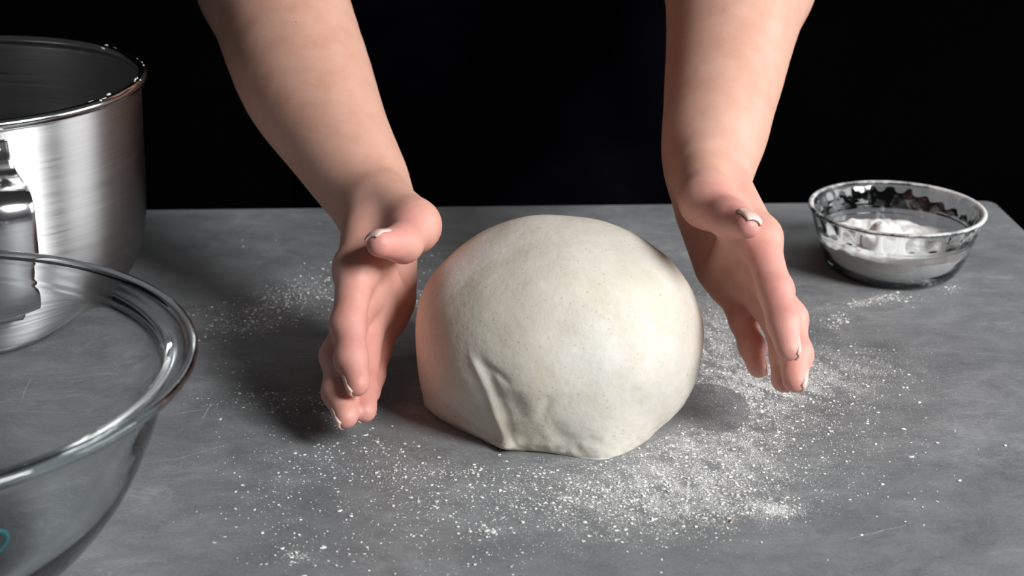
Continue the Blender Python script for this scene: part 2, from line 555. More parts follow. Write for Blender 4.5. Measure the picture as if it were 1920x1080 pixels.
HR = {'wrist': [0.1212, 1.0295, 0.122], 'f0': [[0.1457, 0.9476, 0.1045], [0.1511, 0.9122, 0.0845], [0.1534, 0.8914, 0.0728], [0.1549, 0.8749, 0.0635]], 'f1': [[0.147, 0.9549, 0.085], [0.1611, 0.9171, 0.0651], [0.1622, 0.893, 0.053], [0.1597, 0.8752, 0.0442]], 'f2': [[0.1423, 0.968, 0.0712], [0.1586, 0.932, 0.0553], [0.1591, 0.9081, 0.0451], [0.1556, 0.8897, 0.0373]], 'f3': [[0.134, 0.9828, 0.0609], [0.1406, 0.9552, 0.0469], [0.1437, 0.9384, 0.0385], [0.1464, 0.9225, 0.0305]], 'th': [[0.1175, 1.0022, 0.1274], [0.115, 0.9606, 0.1222], [0.1252, 0.9314, 0.121], [0.132, 0.9097, 0.1246]], 'R': [[0.0687, 0.2376, 0.9689], [-0.456, -0.8563, 0.2423], [0.8873, -0.4585, 0.0495]], 's': -1,
      'arm': [([0.1212, 1.0295, 0.122], 0.0260, 0.0215), ([0.1279, 1.05, 0.1382], 0.0270, 0.0255), ([0.1338, 1.08, 0.1524], 0.0298, 0.0285), ([0.1416, 1.12, 0.1676], 0.0350, 0.0335), ([0.1547, 1.19, 0.1955], 0.0435, 0.0420), ([0.1625, 1.225, 0.2116], 0.0450, 0.0435)], 'shoulder': [0.165, 1.40, 0.42]}

def cap(P, a, b, ra, rb):
    """distance to a tapered capsule"""
    a = np.asarray(a, np.float32); b = np.asarray(b, np.float32)
    d = b - a
    t = np.clip(((P - a) @ d) / float(d @ d + 1e-12), 0, 1)
    q = P - a - t[:, None] * d
    return np.sqrt((q * q).sum(1)) - (ra + (rb - ra) * t)

def smin(a, b, k):
    h = np.maximum(k - np.abs(a - b), 0) / k
    return np.minimum(a, b) - h * h * k * 0.25

FR = [(0.0106, 0.0090, 0.0080, 0.0063), (0.0107, 0.0092, 0.0081, 0.0064), (0.0101, 0.0087, 0.0077, 0.0061), (0.0087, 0.0071, 0.0063, 0.0051)]

def finger_sdf(P, J, R4, back, k=0.003):
    d = None
    for a in range(3):
        A, B = np.array(J[a]), np.array(J[a + 1])
        c = cap(P, A, B, R4[a], R4[a + 1])
        mid = (A + B) / 2 - back * 0.0012                      # soft pad on the palm side
        c = smin(c, cap(P, A * 0.7 + mid * 0.3 - back * 0.001, B * 0.7 + mid * 0.3 - back * 0.0012, R4[a] * 0.9, R4[a + 1] * 0.93), 0.004)
        d = c if d is None else smin(d, c, k)
    for a in (1, 2):                                            # knuckles
        K = np.array(J[a]) + back * 0.0010
        d = smin(d, cap(P, K, K + np.array([0, 0, 1e-4]), R4[a] * 0.86, R4[a] * 0.86), 0.008)
    return d

def hand_sdf(P, h):
    W = np.array(h['wrist']); R = np.array(h['R']); s = h['s']
    def L(x, y, z):
        return W + R @ np.array([s * x, y, z])
    back = R[:, 2]
    M = [np.array(h['f%d' % k][0]) for k in range(4)]
    starts = [L(-0.012, 0.012, 0.001), L(-0.003, 0.010, 0.002), L(0.008, 0.010, 0.001), L(0.015, 0.012, -0.001)]
    d = None
    for k in range(4):
        c = cap(P, starts[k], M[k] - back * 0.002, 0.0165 if k in (1, 2) else 0.0150, (0.0125, 0.0125, 0.0120, 0.0110)[k])
        d = c if d is None else smin(d, c, 0.010)
    for k in range(4):                                          # knuckle row
        q = M[k] + back * 0.0018
        d = smin(d, cap(P, q, q + np.array([0, 0, 1e-4]), 0.0090, 0.0090), 0.007)
    d = smin(d, cap(P, L(0.020, 0.022, -0.010), L(0.028, 0.058, -0.009), 0.0125, 0.0115), 0.010)    # heel on the little-finger side
    d = smin(d, cap(P, L(-0.020, 0.076, -0.009), L(0.026, 0.066, -0.010), 0.0085, 0.0080), 0.008)    # pads under the fingers
    T = [np.array(p) for p in h['th']]
    th = cap(P, T[0], T[1], 0.0180, 0.0148)
    th = smin(th, cap(P, L(-0.006, 0.030, -0.014), T[1], 0.0145, 0.0115), 0.012)
    th = smin(th, cap(P, T[1], T[2], 0.0136, 0.0112), 0.008)
    th = smin(th, cap(P, T[2], T[3], 0.0112, 0.0078), 0.005)
    d = smin(d, th, 0.009)
    # web between thumb and index finger
    d = smin(d, cap(P, L(-0.016, 0.045, -0.006), T[1] * 0.6 + M[0] * 0.4, 0.0105, 0.0070), 0.012)
    f = None
    for k in range(4):
        c = finger_sdf(P, h['f%d' % k], FR[k], back)
        f = c if f is None else smin(f, c, 0.0012)
    return smin(d, f, 0.008)

def arm_sdf(P, h):
    R = np.array(h['R']); lat0 = R[:, 0]
    A = h['arm']
    axis = np.array(A[-1][0]) - np.array(A[0][0]); axis /= np.linalg.norm(axis)
    lat = lat0 - (lat0 @ axis) * axis; lat /= np.linalg.norm(lat)
    A = [(q[:3], q[3], q[4]) for q in smooth_curve([list(p) + [w, t] for p, w, t in A], 4)]
    d = None
    for (p, w, t), (p2, w2, t2) in zip(A[:-1], A[1:]):
        p, p2 = np.array(p), np.array(p2)
        for sg in (-1, 1):
            c = cap(P, p + sg * lat * (w - t), p2 + sg * lat * (w2 - t2), t, t2)
            d = c if d is None else smin(d, c, 0.012)
    E, S = np.array(A[-1][0]), np.array(h['shoulder'])
    d = smin(d, cap(P, E, S, 0.044, 0.054), 0.03)
    d = smin(d, cap(P, E + np.array([0, 0.012, -0.004]), E + np.array([0, 0.013, -0.004]), 0.036, 0.036), 0.02)
    return d

def side_sdf(P, h):
    d = np.full(len(P), 0.3, np.float32)
    m = P[:, 1] > 0.965
    if m.any():
        d[m] = arm_sdf(P[m], h)
    sh = np.array(h['shoulder'])
    m = P[:, 1] < 1.10
    if m.any():
        d[m] = smin(d[m], hand_sdf(P[m], h).astype(np.float32), 0.016)
    d = smin(d, cap(P, sh, (0, 1.43, 0.40), 0.056, 0.085), 0.03)
    d = smin(d, cap(P, (0, 1.43, 0.40), (0, 1.42, 0.52), 0.085, 0.055), 0.04)
    return d

def body_sdf(P):
    d = np.empty(len(P), np.float32)
    l = P[:, 0] < 0
    if l.any():
        d[l] = side_sdf(P[l], HL)
    if (~l).any():
        d[~l] = side_sdf(P[~l], HR)
    return d

def surface_nets(sdf, lo, hi, vx, B=8):
    lo = np.array(lo, np.float32)
    nb = np.ceil((np.array(hi) - lo) / (vx * B)).astype(int)
    n = nb * B + 1
    g = np.stack(np.meshgrid(*[np.arange(k) for k in nb], indexing='ij'), -1).reshape(-1, 3)
    cen = lo + (g + 0.5) * (B * vx)
    dc = sdf(cen.astype(np.float32))
    act = np.abs(dc) < B * vx * 0.95 + 0.004
    D = np.ones(tuple(n), np.float32)
    for b, dv in zip(g[(~act) & (dc < 0)], dc):
        x, y, z = b * B
        D[x:x + B + 1, y:y + B + 1, z:z + B + 1] = -1
    off = np.stack(np.meshgrid(*[np.arange(B + 1)] * 3, indexing='ij'), -1).reshape(-1, 3)
    ab = g[act] * B
    for s in range(0, len(ab), 600):
        idx = (ab[s:s + 600, None, :] + off[None]).reshape(-1, 3)
        D[idx[:, 0], idx[:, 1], idx[:, 2]] = sdf((lo + idx * vx).astype(np.float32))
    S = D < 0
    c = np.zeros(tuple(np.array(n) - 1), np.int8)
    corners = [(a, b, e) for a in (0, 1) for b in (0, 1) for e in (0, 1)]
    for a, b, e in corners:
        c += S[a:n[0] - 1 + a, b:n[1] - 1 + b, e:n[2] - 1 + e]
    cells = np.argwhere((c > 0) & (c < 8))
    vid = np.full(c.shape, -1, np.int32)
    vid[cells[:, 0], cells[:, 1], cells[:, 2]] = np.arange(len(cells))
    acc = np.zeros((len(cells), 3)); cnt = np.zeros(len(cells))
    for p in corners:
        for ax in range(3):
            if p[ax]:
                continue
            q = list(p); q[ax] = 1
            va = D[cells[:, 0] + p[0], cells[:, 1] + p[1], cells[:, 2] + p[2]]
            vb = D[cells[:, 0] + q[0], cells[:, 1] + q[1], cells[:, 2] + q[2]]
            m = (va < 0) != (vb < 0)
            t = np.where(m, va / np.where(m, va - vb, 1), 0)
            pos = np.tile(np.array(p, float), (len(cells), 1)); pos[:, ax] = t
            acc[m] += pos[m]; cnt[m] += 1
    V = lo + (cells + acc / cnt[:, None]) * vx
    Q = []
    for ax in range(3):
        u, w = [(1, 2), (2, 0), (0, 1)][ax]
        sl0 = [slice(None)] * 3; sl1 = [slice(None)] * 3
        sl0[ax] = slice(0, n[ax] - 1); sl1[ax] = slice(1, n[ax])
        A, Bs = S[tuple(sl0)], S[tuple(sl1)]
        e = np.argwhere(A != Bs)
        e = e[(e[:, u] > 0) & (e[:, w] > 0) & (e[:, u] < n[u] - 1) & (e[:, w] < n[w] - 1)]
        ins = A[e[:, 0], e[:, 1], e[:, 2]]
        def cell(du, dw):
            k = e.copy(); k[:, u] += du; k[:, w] += dw
            return vid[k[:, 0], k[:, 1], k[:, 2]]
        q = np.stack([cell(-1, -1), cell(0, -1), cell(0, 0), cell(-1, 0)], 1)
        q[~ins] = q[~ins][:, ::-1]
        Q.append(q)
    Q = np.concatenate(Q)
    Q = Q[(Q >= 0).all(1)]
    return V, Q

PERSON_Z = FLOOR_Z
def person():
    V, Q = surface_nets(body_sdf, (-0.25, 0.845, 0.0), (0.25, 1.53, 0.58), 0.0018)
    flush = np.zeros(len(V))
    Pf = V.astype(np.float32)
    for h in (HL, HR):
        for k in range(4):
            J = np.array(h['f%d' % k])
            d = np.minimum(cap(Pf, J[0], J[1], 0.006, 0.009), cap(Pf, J[1], J[3], 0.011, 0.011))
            flush = np.maximum(flush, np.clip(1 - d / 0.018, 0, 1) * 0.85)
            for q in (1, 2):
                dd = np.linalg.norm(V - J[q], axis=1)
                flush = np.maximum(flush, np.clip(1.35 - dd / 0.016, 0, 1))
        J = np.array(h['th'])
        d = cap(Pf, J[1], J[3], 0.010, 0.012)
        flush = np.maximum(flush, np.clip(1 - d / 0.012, 0, 1))
        W = np.array(h['wrist']); R = np.array(h['R'])
        d = cap(Pf, W + R @ np.array([0, 0.05, 0]), W + R @ np.array([0, 0.07, 0]), 0.025, 0.03)
        flush = np.maximum(flush, np.clip(0.5 - d / 0.05, 0, 0.45))
    root = np.array([0.0, 1.44, PERSON_Z])
    moles = [tuple(np.array(m[:3]) - root) + (m[3],) for m in MOLES]
    o = mesh_obj('person', V - root, Q, skin_material(moles), loc=tuple(root))
    at = o.data.attributes.new('flush', 'FLOAT', 'POINT')
    at.data.foreach_set('value', flush.astype(np.float32))
    sm = o.modifiers.new('soften', 'SMOOTH')
    sm.factor, sm.iterations = 0.5, 3
    return o, root
MOLES = [(-0.1443, 1.1104, 0.1929, 0.0011), (-0.1362, 1.0994, 0.1849, 0.0012), (-0.1498, 1.0948, 0.1797, 0.0009)]
PER, PROOT = person()
tag(PER, 'person in black clothes reaching both bare forearms down around the dough', 'person')

def nail(tip, prev, back, w, l, parent, r, lift):
    """curved plate on the back of the last finger joint"""
    tip, prev, back = np.array(tip), np.array(prev), np.array(back)
    ax = tip - prev; ax /= np.linalg.norm(ax)
    bk = back - (back @ ax) * ax; bk /= np.linalg.norm(bk)
    sd = np.cross(ax, bk)
    V, Fc = [], []
    nu, nv = 9, 9
    for layer, dz in ((0, 0.0), (1, -0.0012)):
        for iu in range(nu):
            u = -1 + 2 * iu / (nu - 1)
            for iv in range(nv):
                t = iv / (nv - 1)
                ww = w * (1 - 0.35 * abs(2 * t - 1) ** 3.5) * (0.92 if t > 0.5 else 1.0)
                a = u * 1.0
                x = math.sin(a) * ww / math.sin(1.0)
                xa = -0.0085 + t * l                                   # along the last joint, 0 = centre of the fingertip
                drop = r - math.sqrt(max(r * r - xa * xa, 0)) if xa > 0 else xa * 0.10
                z = (math.cos(a) - 1) * ww * 0.85 + lift + dz - 0.78 * drop
                p = tip + ax * xa + sd * x + bk * z
                V.append(p - PROOT)
    m = nu * nv
    for a in range(nu - 1):
        for b in range(nv - 1):
            q = (a * nv + b, (a + 1) * nv + b, (a + 1) * nv + b + 1, a * nv + b + 1)
            Fc.append(q); Fc.append(tuple(m + k for k in q[::-1]))
    rim = [a * nv for a in range(nu)] + [(nu - 1) * nv + b for b in range(1, nv)] + [a * nv + nv - 1 for a in range(nu - 2, -1, -1)] + [b for b in range(nv - 2, 0, -1)]
    for a, b in zip(rim, rim[1:] + rim[:1]):
        Fc.append((b, a, m + a, m + b))
    return mesh_obj('fingernail', np.array(V), Fc, M_NAIL, parent)
for h in (HL, HR):
    R = np.array(h['R']); s = h['s']
    for k in range(4):
        nail(h['f%d' % k][3], h['f%d' % k][2], R[:, 2], FR[k][3] * 0.80, 0.0135 if k < 3 else 0.0120, PER, FR[k][3], FR[k][3] + 0.0004)
    T = np.array(h['th'])
    palm_side = -R[:, 2] * 0.42 + R[:, 0] * s * 0.9
    nail(T[3], T[2], -palm_side * 1.0, 0.0070, 0.0155, PER, 0.0078, 0.0084)

# clothing
def loft(sections, n=64, fold=0.0, seed=0):
    """sections: (cx, cy, z, rx, ry)"""
    V, Fc = [], []
    for (cx, cy, z, rx, ry) in sections:
        for k in range(n):
            a = 2 * math.pi * k / n
            c, s = math.cos(a), math.sin(a)
            e = 0.8
            x = math.copysign(abs(c) ** e, c) * rx
            y = math.copysign(abs(s) ** e, s) * ry
            p = Vector((cx + x, cy + y, z))
            w = fold * (mnoise.noise(Vector((p.x * 16 + seed, p.y * 16, p.z * 4))) + 0.6 * mnoise.noise(Vector((p.x * 30, p.y * 30 + seed, p.z * 11 + p.x * 9))))
            V.append((p.x + c * w, p.y + s * w, z))
    m = len(sections)
    for r in range(m - 1):
        for k in range(n):
            k2 = (k + 1) % n
            Fc.append((r * n + k, r * n + k2, (r + 1) * n + k2, (r + 1) * n + k))
    Fc.append(tuple(range(n - 1, -1, -1)))
    Fc.append(tuple(range((m - 1) * n, m * n)))
    return V, Fc
def tov(sections, per=8):
    return [tuple(p) for p in smooth_curve(sections, per)]
def rel(V):
    return [(x - PROOT[0], y - PROOT[1], z - PROOT[2]) for x, y, z in V]
v, f = loft(tov([(0.0, 1.53, -0.12, 0.165, 0.115), (0.0, 1.52, 0.02, 0.150, 0.105), (0.0, 1.49, 0.16, 0.160, 0.105), (0.0, 1.46, 0.30, 0.175, 0.110), (0.0, 1.45, 0.40, 0.165, 0.095), (0.0, 1.44, 0.47, 0.085, 0.070)]), 96, 0.006, 3)
mesh_obj('shirt', rel(v), f, M_SHIRT, PER)
for sx, h in ((-1, HL), (1, HR)):
    S, E = np.array(h['shoulder']), np.array(h['arm'][-1][0])
    ax = (E - S) / np.linalg.norm(E - S)
    u = np.cross(ax, (0, 0, 1.0)); u /= np.linalg.norm(u); w = np.cross(ax, u)
    V, Fc = [], []
    n = 40
    for r in range(13):
        t = -0.035 + 0.165 * r / 12
        rad = 0.066 + 0.004 * math.sin(r * 0.9)
        if r == 0:
            rad = 0.040
        for k in range(n):
            a = 2 * math.pi * k / n
            rr = rad + 0.003 * mnoise.noise(Vector((math.cos(a) * 3, math.sin(a) * 3, r * 0.4)))
            V.append(S + ax * t + rr * (math.cos(a) * u + math.sin(a) * w) - PROOT)
    for r in range(12):
        for k in range(n):
            Fc.append((r * n + k, r * n + (k + 1) % n, (r + 1) * n + (k + 1) % n, (r + 1) * n + k))
    sl = mesh_obj('sleeve', np.array(V), Fc, M_SHIRT, PER)
    so = sl.modifiers.new('cloth', 'SOLIDIFY'); so.thickness = 0.002
# apron: a curved bib and skirt hanging in front
def apron():
    V, Fc = [], []
    nx, nz = 60, 90
    for layer in (0, 1):
        for iz in range(nz + 1):
            t = iz / nz
            z = 0.36 - 0.86 * t
            half = np.interp(z, [-0.5, 0.0, 0.10, 0.20, 0.36], [0.215, 0.195, 0.175, 0.125, 0.105])
            cy = np.interp(z, [-0.5, -0.12, 0.02, 0.16, 0.30, 0.36], [1.50, 1.53, 1.52, 1.49, 1.46, 1.455])
            ry = np.interp(z, [-0.5, -0.12, 0.02, 0.16, 0.30, 0.36], [0.135, 0.128, 0.118, 0.118, 0.123, 0.118])
            for ix in range(nx + 1):
                u = -1 + 2 * ix / nx
                x = u * half
                y = cy - ry * max(0.05, 1 - (abs(x) / 0.235) ** 2.4) ** 0.5
                p = Vector((x, y, z))
                y += -0.004 + 0.007 * mnoise.noise(Vector((x * 15 + z * 7, z * 3.0, 4))) + 0.004 * mnoise.noise(Vector((x * 30 - z * 16, z * 12, 9)))
                V.append((x, y + (0.0015 if layer else 0), z))
    m = (nx + 1) * (nz + 1)
    for iz in range(nz):
        for ix in range(nx):
            a = iz * (nx + 1) + ix
            q = (a, a + 1, a + nx + 2, a + nx + 1)
            Fc.append(q[::-1]); Fc.append(tuple(m + k for k in q))
    ring = [ix for ix in range(nx + 1)] + [iz * (nx + 1) + nx for iz in range(1, nz + 1)] + [nz * (nx + 1) + ix for ix in range(nx - 1, -1, -1)] + [iz * (nx + 1) for iz in range(nz - 1, 0, -1)]
    for a, b in zip(ring, ring[1:] + ring[:1]):
        Fc.append((a, b, m + b, m + a))
    return V, Fc
v, f = apron()
ap = mesh_obj('apron', rel(v), f, M_APRON, PER)
ap['label'] = 'dark navy black cotton apron with soft folds'
for sx in (-1, 1):
    v, f = loft(tov([(sx * 0.085, 1.51, FLOOR_Z + 0.04, 0.055, 0.065), (sx * 0.085, 1.52, -0.62, 0.058, 0.066), (sx * 0.085, 1.52, -0.40, 0.070, 0.080), (sx * 0.082, 1.53, -0.20, 0.080, 0.100), (sx * 0.080, 1.53, -0.10, 0.080, 0.105)], 5), 40, 0.003, 5)
    mesh_obj('trouser_leg', rel(v), f, M_TROUSER, PER)
    v, f = loft(tov([(sx * 0.09, 1.47, FLOOR_Z, 0.046, 0.125), (sx * 0.09, 1.47, FLOOR_Z + 0.03, 0.047, 0.126), (sx * 0.09, 1.485, FLOOR_Z + 0.06, 0.042, 0.095), (sx * 0.09, 1.51, FLOOR_Z + 0.09, 0.036, 0.05)], 4), 32)
    mesh_obj('shoe', rel(v), f, M_SHOE, PER)

# ------------------------------------------------------------------ steel mixing bowl
MX = empty('mixer_bowl', (-0.352, 1.0475, 0))
tag(MX, 'brushed stainless steel mixer bowl with strap handle, behind the glass bowl', 'bowl')
outer = smooth_curve([(0.052, 0.0045), (0.0600, 0.0050), (0.0760, 0.0130), (0.0930, 0.0285), (0.1060, 0.0500), (0.1115, 0.0720), (0.1130, 0.0950), (0.1137, 0.1300), (0.1145, 0.1660)], 10)
th = 0.0010
prof = [(0, 0.0045)] + [tuple(p) for p in outer] + [(max(r - th, 0.001), z + (th if z < 0.05 else 0)) for r, z in outer[::-1]] + [(0, 0.0055)]
mb = mesh_obj('bowl_body', *lathe(prof, 192), M_STEEL, MX)
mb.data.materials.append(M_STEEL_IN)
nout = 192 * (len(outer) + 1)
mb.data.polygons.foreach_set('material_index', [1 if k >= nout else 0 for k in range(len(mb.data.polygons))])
rim = []
for k in range(25):
    a = math.radians(200 - 360 * k / 24)
    rim.append((0.1155 + 0.0031 * math.cos(a), 0.1672 + 0.0033 * math.sin(a)))
mesh_obj('rim', *lathe(rim[::-1], 192), M_STEEL_P, MX)
foot = [(0.050, 0.0), (0.0565, 0.0), (0.0575, 0.0012), (0.0575, 0.0065), (0.0555, 0.0085), (0.048, 0.0080), (0.048, 0.0008), (0.050, 0.0)]
mesh_obj('foot_ring', *lathe(foot[::-1], 128), M_STEEL_P, MX)

HA = math.radians(-67)
def strap(path, widths, thick, crown, n=15):
    """strip of metal: path of (radial, z) in the handle plane, swept across its width, slightly crowned"""
    er = np.array([math.cos(HA), math.sin(HA), 0]); et = np.array([-math.sin(HA), math.cos(HA), 0]); ez = np.array([0, 0, 1.0])
    P = [np.array(p, float) for p in path]
    V, Fc = [], []
    m = len(P)
    for layer in (0, 1):
        for i in range(m):
            t = P[min(i + 1, m - 1)] - P[max(i - 1, 0)]
            t /= np.linalg.norm(t)
            nr = np.array([-t[1], t[0]])
            if layer == 0:
                off = thick / 2
            else:
                off = -thick / 2
            for k in range(n):
                u = -1 + 2 * k / (n - 1)
                c = crown[i] * (1 - u * u)
                q = P[i] + nr * (off + c)
                V.append(er * q[0] + ez * q[1] + et * u * widths[i] / 2)
    M = m * n
    for i in range(m - 1):
        for k in range(n - 1):
            a = i * n + k
            q = (a, a + 1, a + n + 1, a + n)
            Fc.append(q); Fc.append(tuple(M + x for x in q[::-1]))
    ring = list(range(n)) + [i * n + n - 1 for i in range(1, m)] + [(m - 1) * n + k for k in range(n - 2, -1, -1)] + [i * n for i in range(m - 2, 0, -1)]
    for a, b in zip(ring, ring[1:] + ring[:1]):
        Fc.append((a, M + a, M + b, b))
    return V, Fc
hp = smooth_curve([(0.1152, 0.1590), (0.1158, 0.1480), (0.1195, 0.1395), (0.1290, 0.1350), (0.1420, 0.1365), (0.1520, 0.1330), (0.1560, 0.1220), (0.1555, 0.0980), (0.1530, 0.0760), (0.1460, 0.0640), (0.1330, 0.0600), (0.1200, 0.0590), (0.1130, 0.0555)], 6)
m_ = len(hp)
wd = [np.interp(i / (m_ - 1), [0, 0.10, 0.22, 0.45, 0.75, 0.85, 1], [0.032, 0.034, 0.043, 0.046, 0.047, 0.046, 0.040]) for i in range(m_)]
cr = [np.interp(i / (m_ - 1), [0, 0.3, 0.45, 0.7, 0.85, 1], [0, 0.001, 0.005, 0.005, 0.001, 0]) for i in range(m_)]
hd = mesh_obj('handle', *strap(hp, wd, 0.0022, cr), M_STEEL_P, MX)
bevel(hd, 0.0006, 2)
lp = [(0.1148, 0.0640), (0.1142, 0.0560), (0.1122, 0.0490), (0.1092, 0.0425)]
lb = mesh_obj('handle_bracket', *strap(smooth_curve(lp, 4), [0.040, 0.040, 0.039, 0.038, 0.038, 0.038, 0.038, 0.037, 0.037, 0.036, 0.036, 0.035, 0.033], 0.002, [0] * 13), M_STEEL_P, MX)
def rivet(zz, tt, rr):
    v, f = lathe([(0, 0.0014), (0.0016, 0.0012), (0.0026, 0.0004), (0.0028, -0.0012)], 20)
    er = Vector((math.cos(HA), math.sin(HA), 0))
    q = er.to_track_quat('Z', 'Y').to_matrix()
    et = Vector((-math.sin(HA), math.cos(HA), 0))
    base = er * rr + et * tt + Vector((0, 0, zz))
    o = mesh_obj('rivet', [tuple(q @ Vector(p) + base) for p in v], f, M_STEEL_P, hd)
for tt in (-0.0095, 0.0095):
    rivet(0.1525, tt, 0.1166)
# dried dough smears on the rim
def smears():
    V, Fc = [], []
    rng = random.Random(4)
    for q in range(46):
        a = math.radians(rng.uniform(-32, 62))
        r0 = 0.1155 + rng.uniform(-0.0028, 0.0020); z0 = 0.1695 + rng.uniform(-0.003, 0.0006)
        la, lr = rng.uniform(0.001, 0.0045), rng.uniform(0.0005, 0.0012)
        b = len(V)
        ring = 8
        for lev, (sc_, hz) in enumerate(((1.0, 0.0), (0.6, 0.0008))):
            for k in range(ring):
                c = 2 * math.pi * k / ring
                w = rng.uniform(0.7, 1.2)
                aa = a + math.cos(c) * la * sc_ * w / r0
                rr = r0 + math.sin(c) * lr * sc_ * w
                V.append((rr * math.cos(aa), rr * math.sin(aa), z0 + hz))
        for k in range(ring):
            k2 = (k + 1) % ring
            Fc.append((b + k, b + k2, b + ring + k2, b + ring + k))
        Fc.append(tuple(b + ring + k for k in range(ring)))
    return V, Fc
sm = mesh_obj('dried_dough_residue', *smears(), M_DOUGH, MX)
sm['kind'] = 'stuff'

# ------------------------------------------------------------------ large glass bowl
GB = empty('glass_mixing_bowl', (-0.298, 0.720, 0))
tag(GB, 'large clear glass mixing bowl with thick bluish rim, nearest on the left', 'bowl')
GZ = 0.120
go = smooth_curve([(0.050, 0.0), (0.060, 0.0018), (0.078, 0.0100), (0.0985, 0.0280), (0.1165, 0.0520), (0.1290, 0.0790), (0.1362, 0.1025), (0.1385, 0.1090)], 10)
lip = smooth_curve([(0.1385, 0.1090), (0.1412, 0.1122), (0.1450, 0.1137), (0.1490, 0.1141), (0.1510, 0.1154), (0.1513, 0.1178), (0.1497, 0.1196), (0.1465, 0.1194), (0.1425, 0.1184), (0.1385, 0.1168), (0.1356, 0.1138), (0.1340, 0.1085)], 6)
gi = smooth_curve([(0.1340, 0.1085), (0.1330, 0.1030), (0.1248, 0.0790), (0.1125, 0.0540), (0.0945, 0.0318), (0.074, 0.0150), (0.056, 0.0072), (0.044, 0.0062)], 10)
prof = [(0, 0.0012), (0.042, 0.0012)] + [tuple(p) for p in go] + [tuple(p) for p in lip[1:]] + [tuple(p) for p in gi[1:]] + [(0, 0.0062)]
gbody = mesh_obj('bowl_body', *lathe(prof, 200), M_GLASS, GB)

def ring_mark(center, normal, R, r):
    n = Vector(normal).normalized()
    q = n.to_track_quat('Z', 'Y').to_matrix()
    V, Fc = [], []
    a, b = 40, 8
    for i in range(a):
        t = 2 * math.pi * i / a
        for j in range(b):
            u = 2 * math.pi * j / b
            p = Vector(((R + r * math.cos(u)) * math.cos(t), 1.15 * (R + r * math.cos(u)) * math.sin(t), 0.35 * r * math.sin(u)))
            V.append(tuple(q @ p + Vector(center)))
    for i in range(a):
        for j in range(b):
            Fc.append((i * b + j, ((i + 1) % a) * b + j, ((i + 1) % a) * b + (j + 1) % b, i * b + (j + 1) % b))
    return V, Fc
rm = mesh_obj('ring_mark', *ring_mark((-0.2138 + 0.298 + 0.0003, 0.6218 - 0.720 - 0.0003, 0.0800), (0.63, -0.693, -0.351), 0.0058, 0.0010), M_TEAL, GB)
rm['label'] = 'teal ring printed on the glass'

# ------------------------------------------------------------------ small fluted glass bowl with flour
FB = empty('flour_bowl', (0.279, 1.179, 0))
tag(FB, 'small clear fluted glass bowl half filled with flour', 'bowl')
NF = 24
def flute(r, z, a):
    w = math.exp(-((z - 0.0400) / 0.0060) ** 2)
    if r < 0.0590 and z > 0.0312:      # only the inner face is scalloped
        return r - 0.0010 * w * (0.5 + 0.5 * math.cos(a * NF))
    return r
fo = smooth_curve([(0.0400, 0.0), (0.0440, 0.0010), (0.0485, 0.0050), (0.0520, 0.0120), (0.0545, 0.0200), (0.0560, 0.0250)], 6)
fo2 = [(0.0566, 0.0258), (0.0564, 0.0268), (0.0571, 0.0276), (0.0569, 0.0286), (0.0577, 0.0294)]
fo3 = smooth_curve([(0.0580, 0.0310), (0.0600, 0.0370), (0.0616, 0.0430), (0.0622, 0.0456)], 6)
fl = smooth_curve([(0.0622, 0.0456), (0.0634, 0.0463), (0.0638, 0.0474), (0.0630, 0.0484), (0.0612, 0.0484), (0.0596, 0.0470)], 5)
fi = smooth_curve([(0.0596, 0.0470), (0.0582, 0.0450), (0.0564, 0.0405), (0.0550, 0.0355), (0.0543, 0.0310)], 7)
fi2 = smooth_curve([(0.0543, 0.0310), (0.0530, 0.0250), (0.0510, 0.0185), (0.0480, 0.0115), (0.0440, 0.0068), (0.0395, 0.0056)], 6)
prof = [(0, 0.0016), (0.036, 0.0016)] + [tuple(p) for p in fo] + fo2 + [tuple(p) for p in fo3] + [tuple(p) for p in fl[1:]] + [tuple(p) for p in fi[1:]] + [tuple(p) for p in fi2[1:]] + [(0, 0.0056)]
mesh_obj('bowl_body', *lathe(prof, 312, flute), M_GLASS_D, FB)

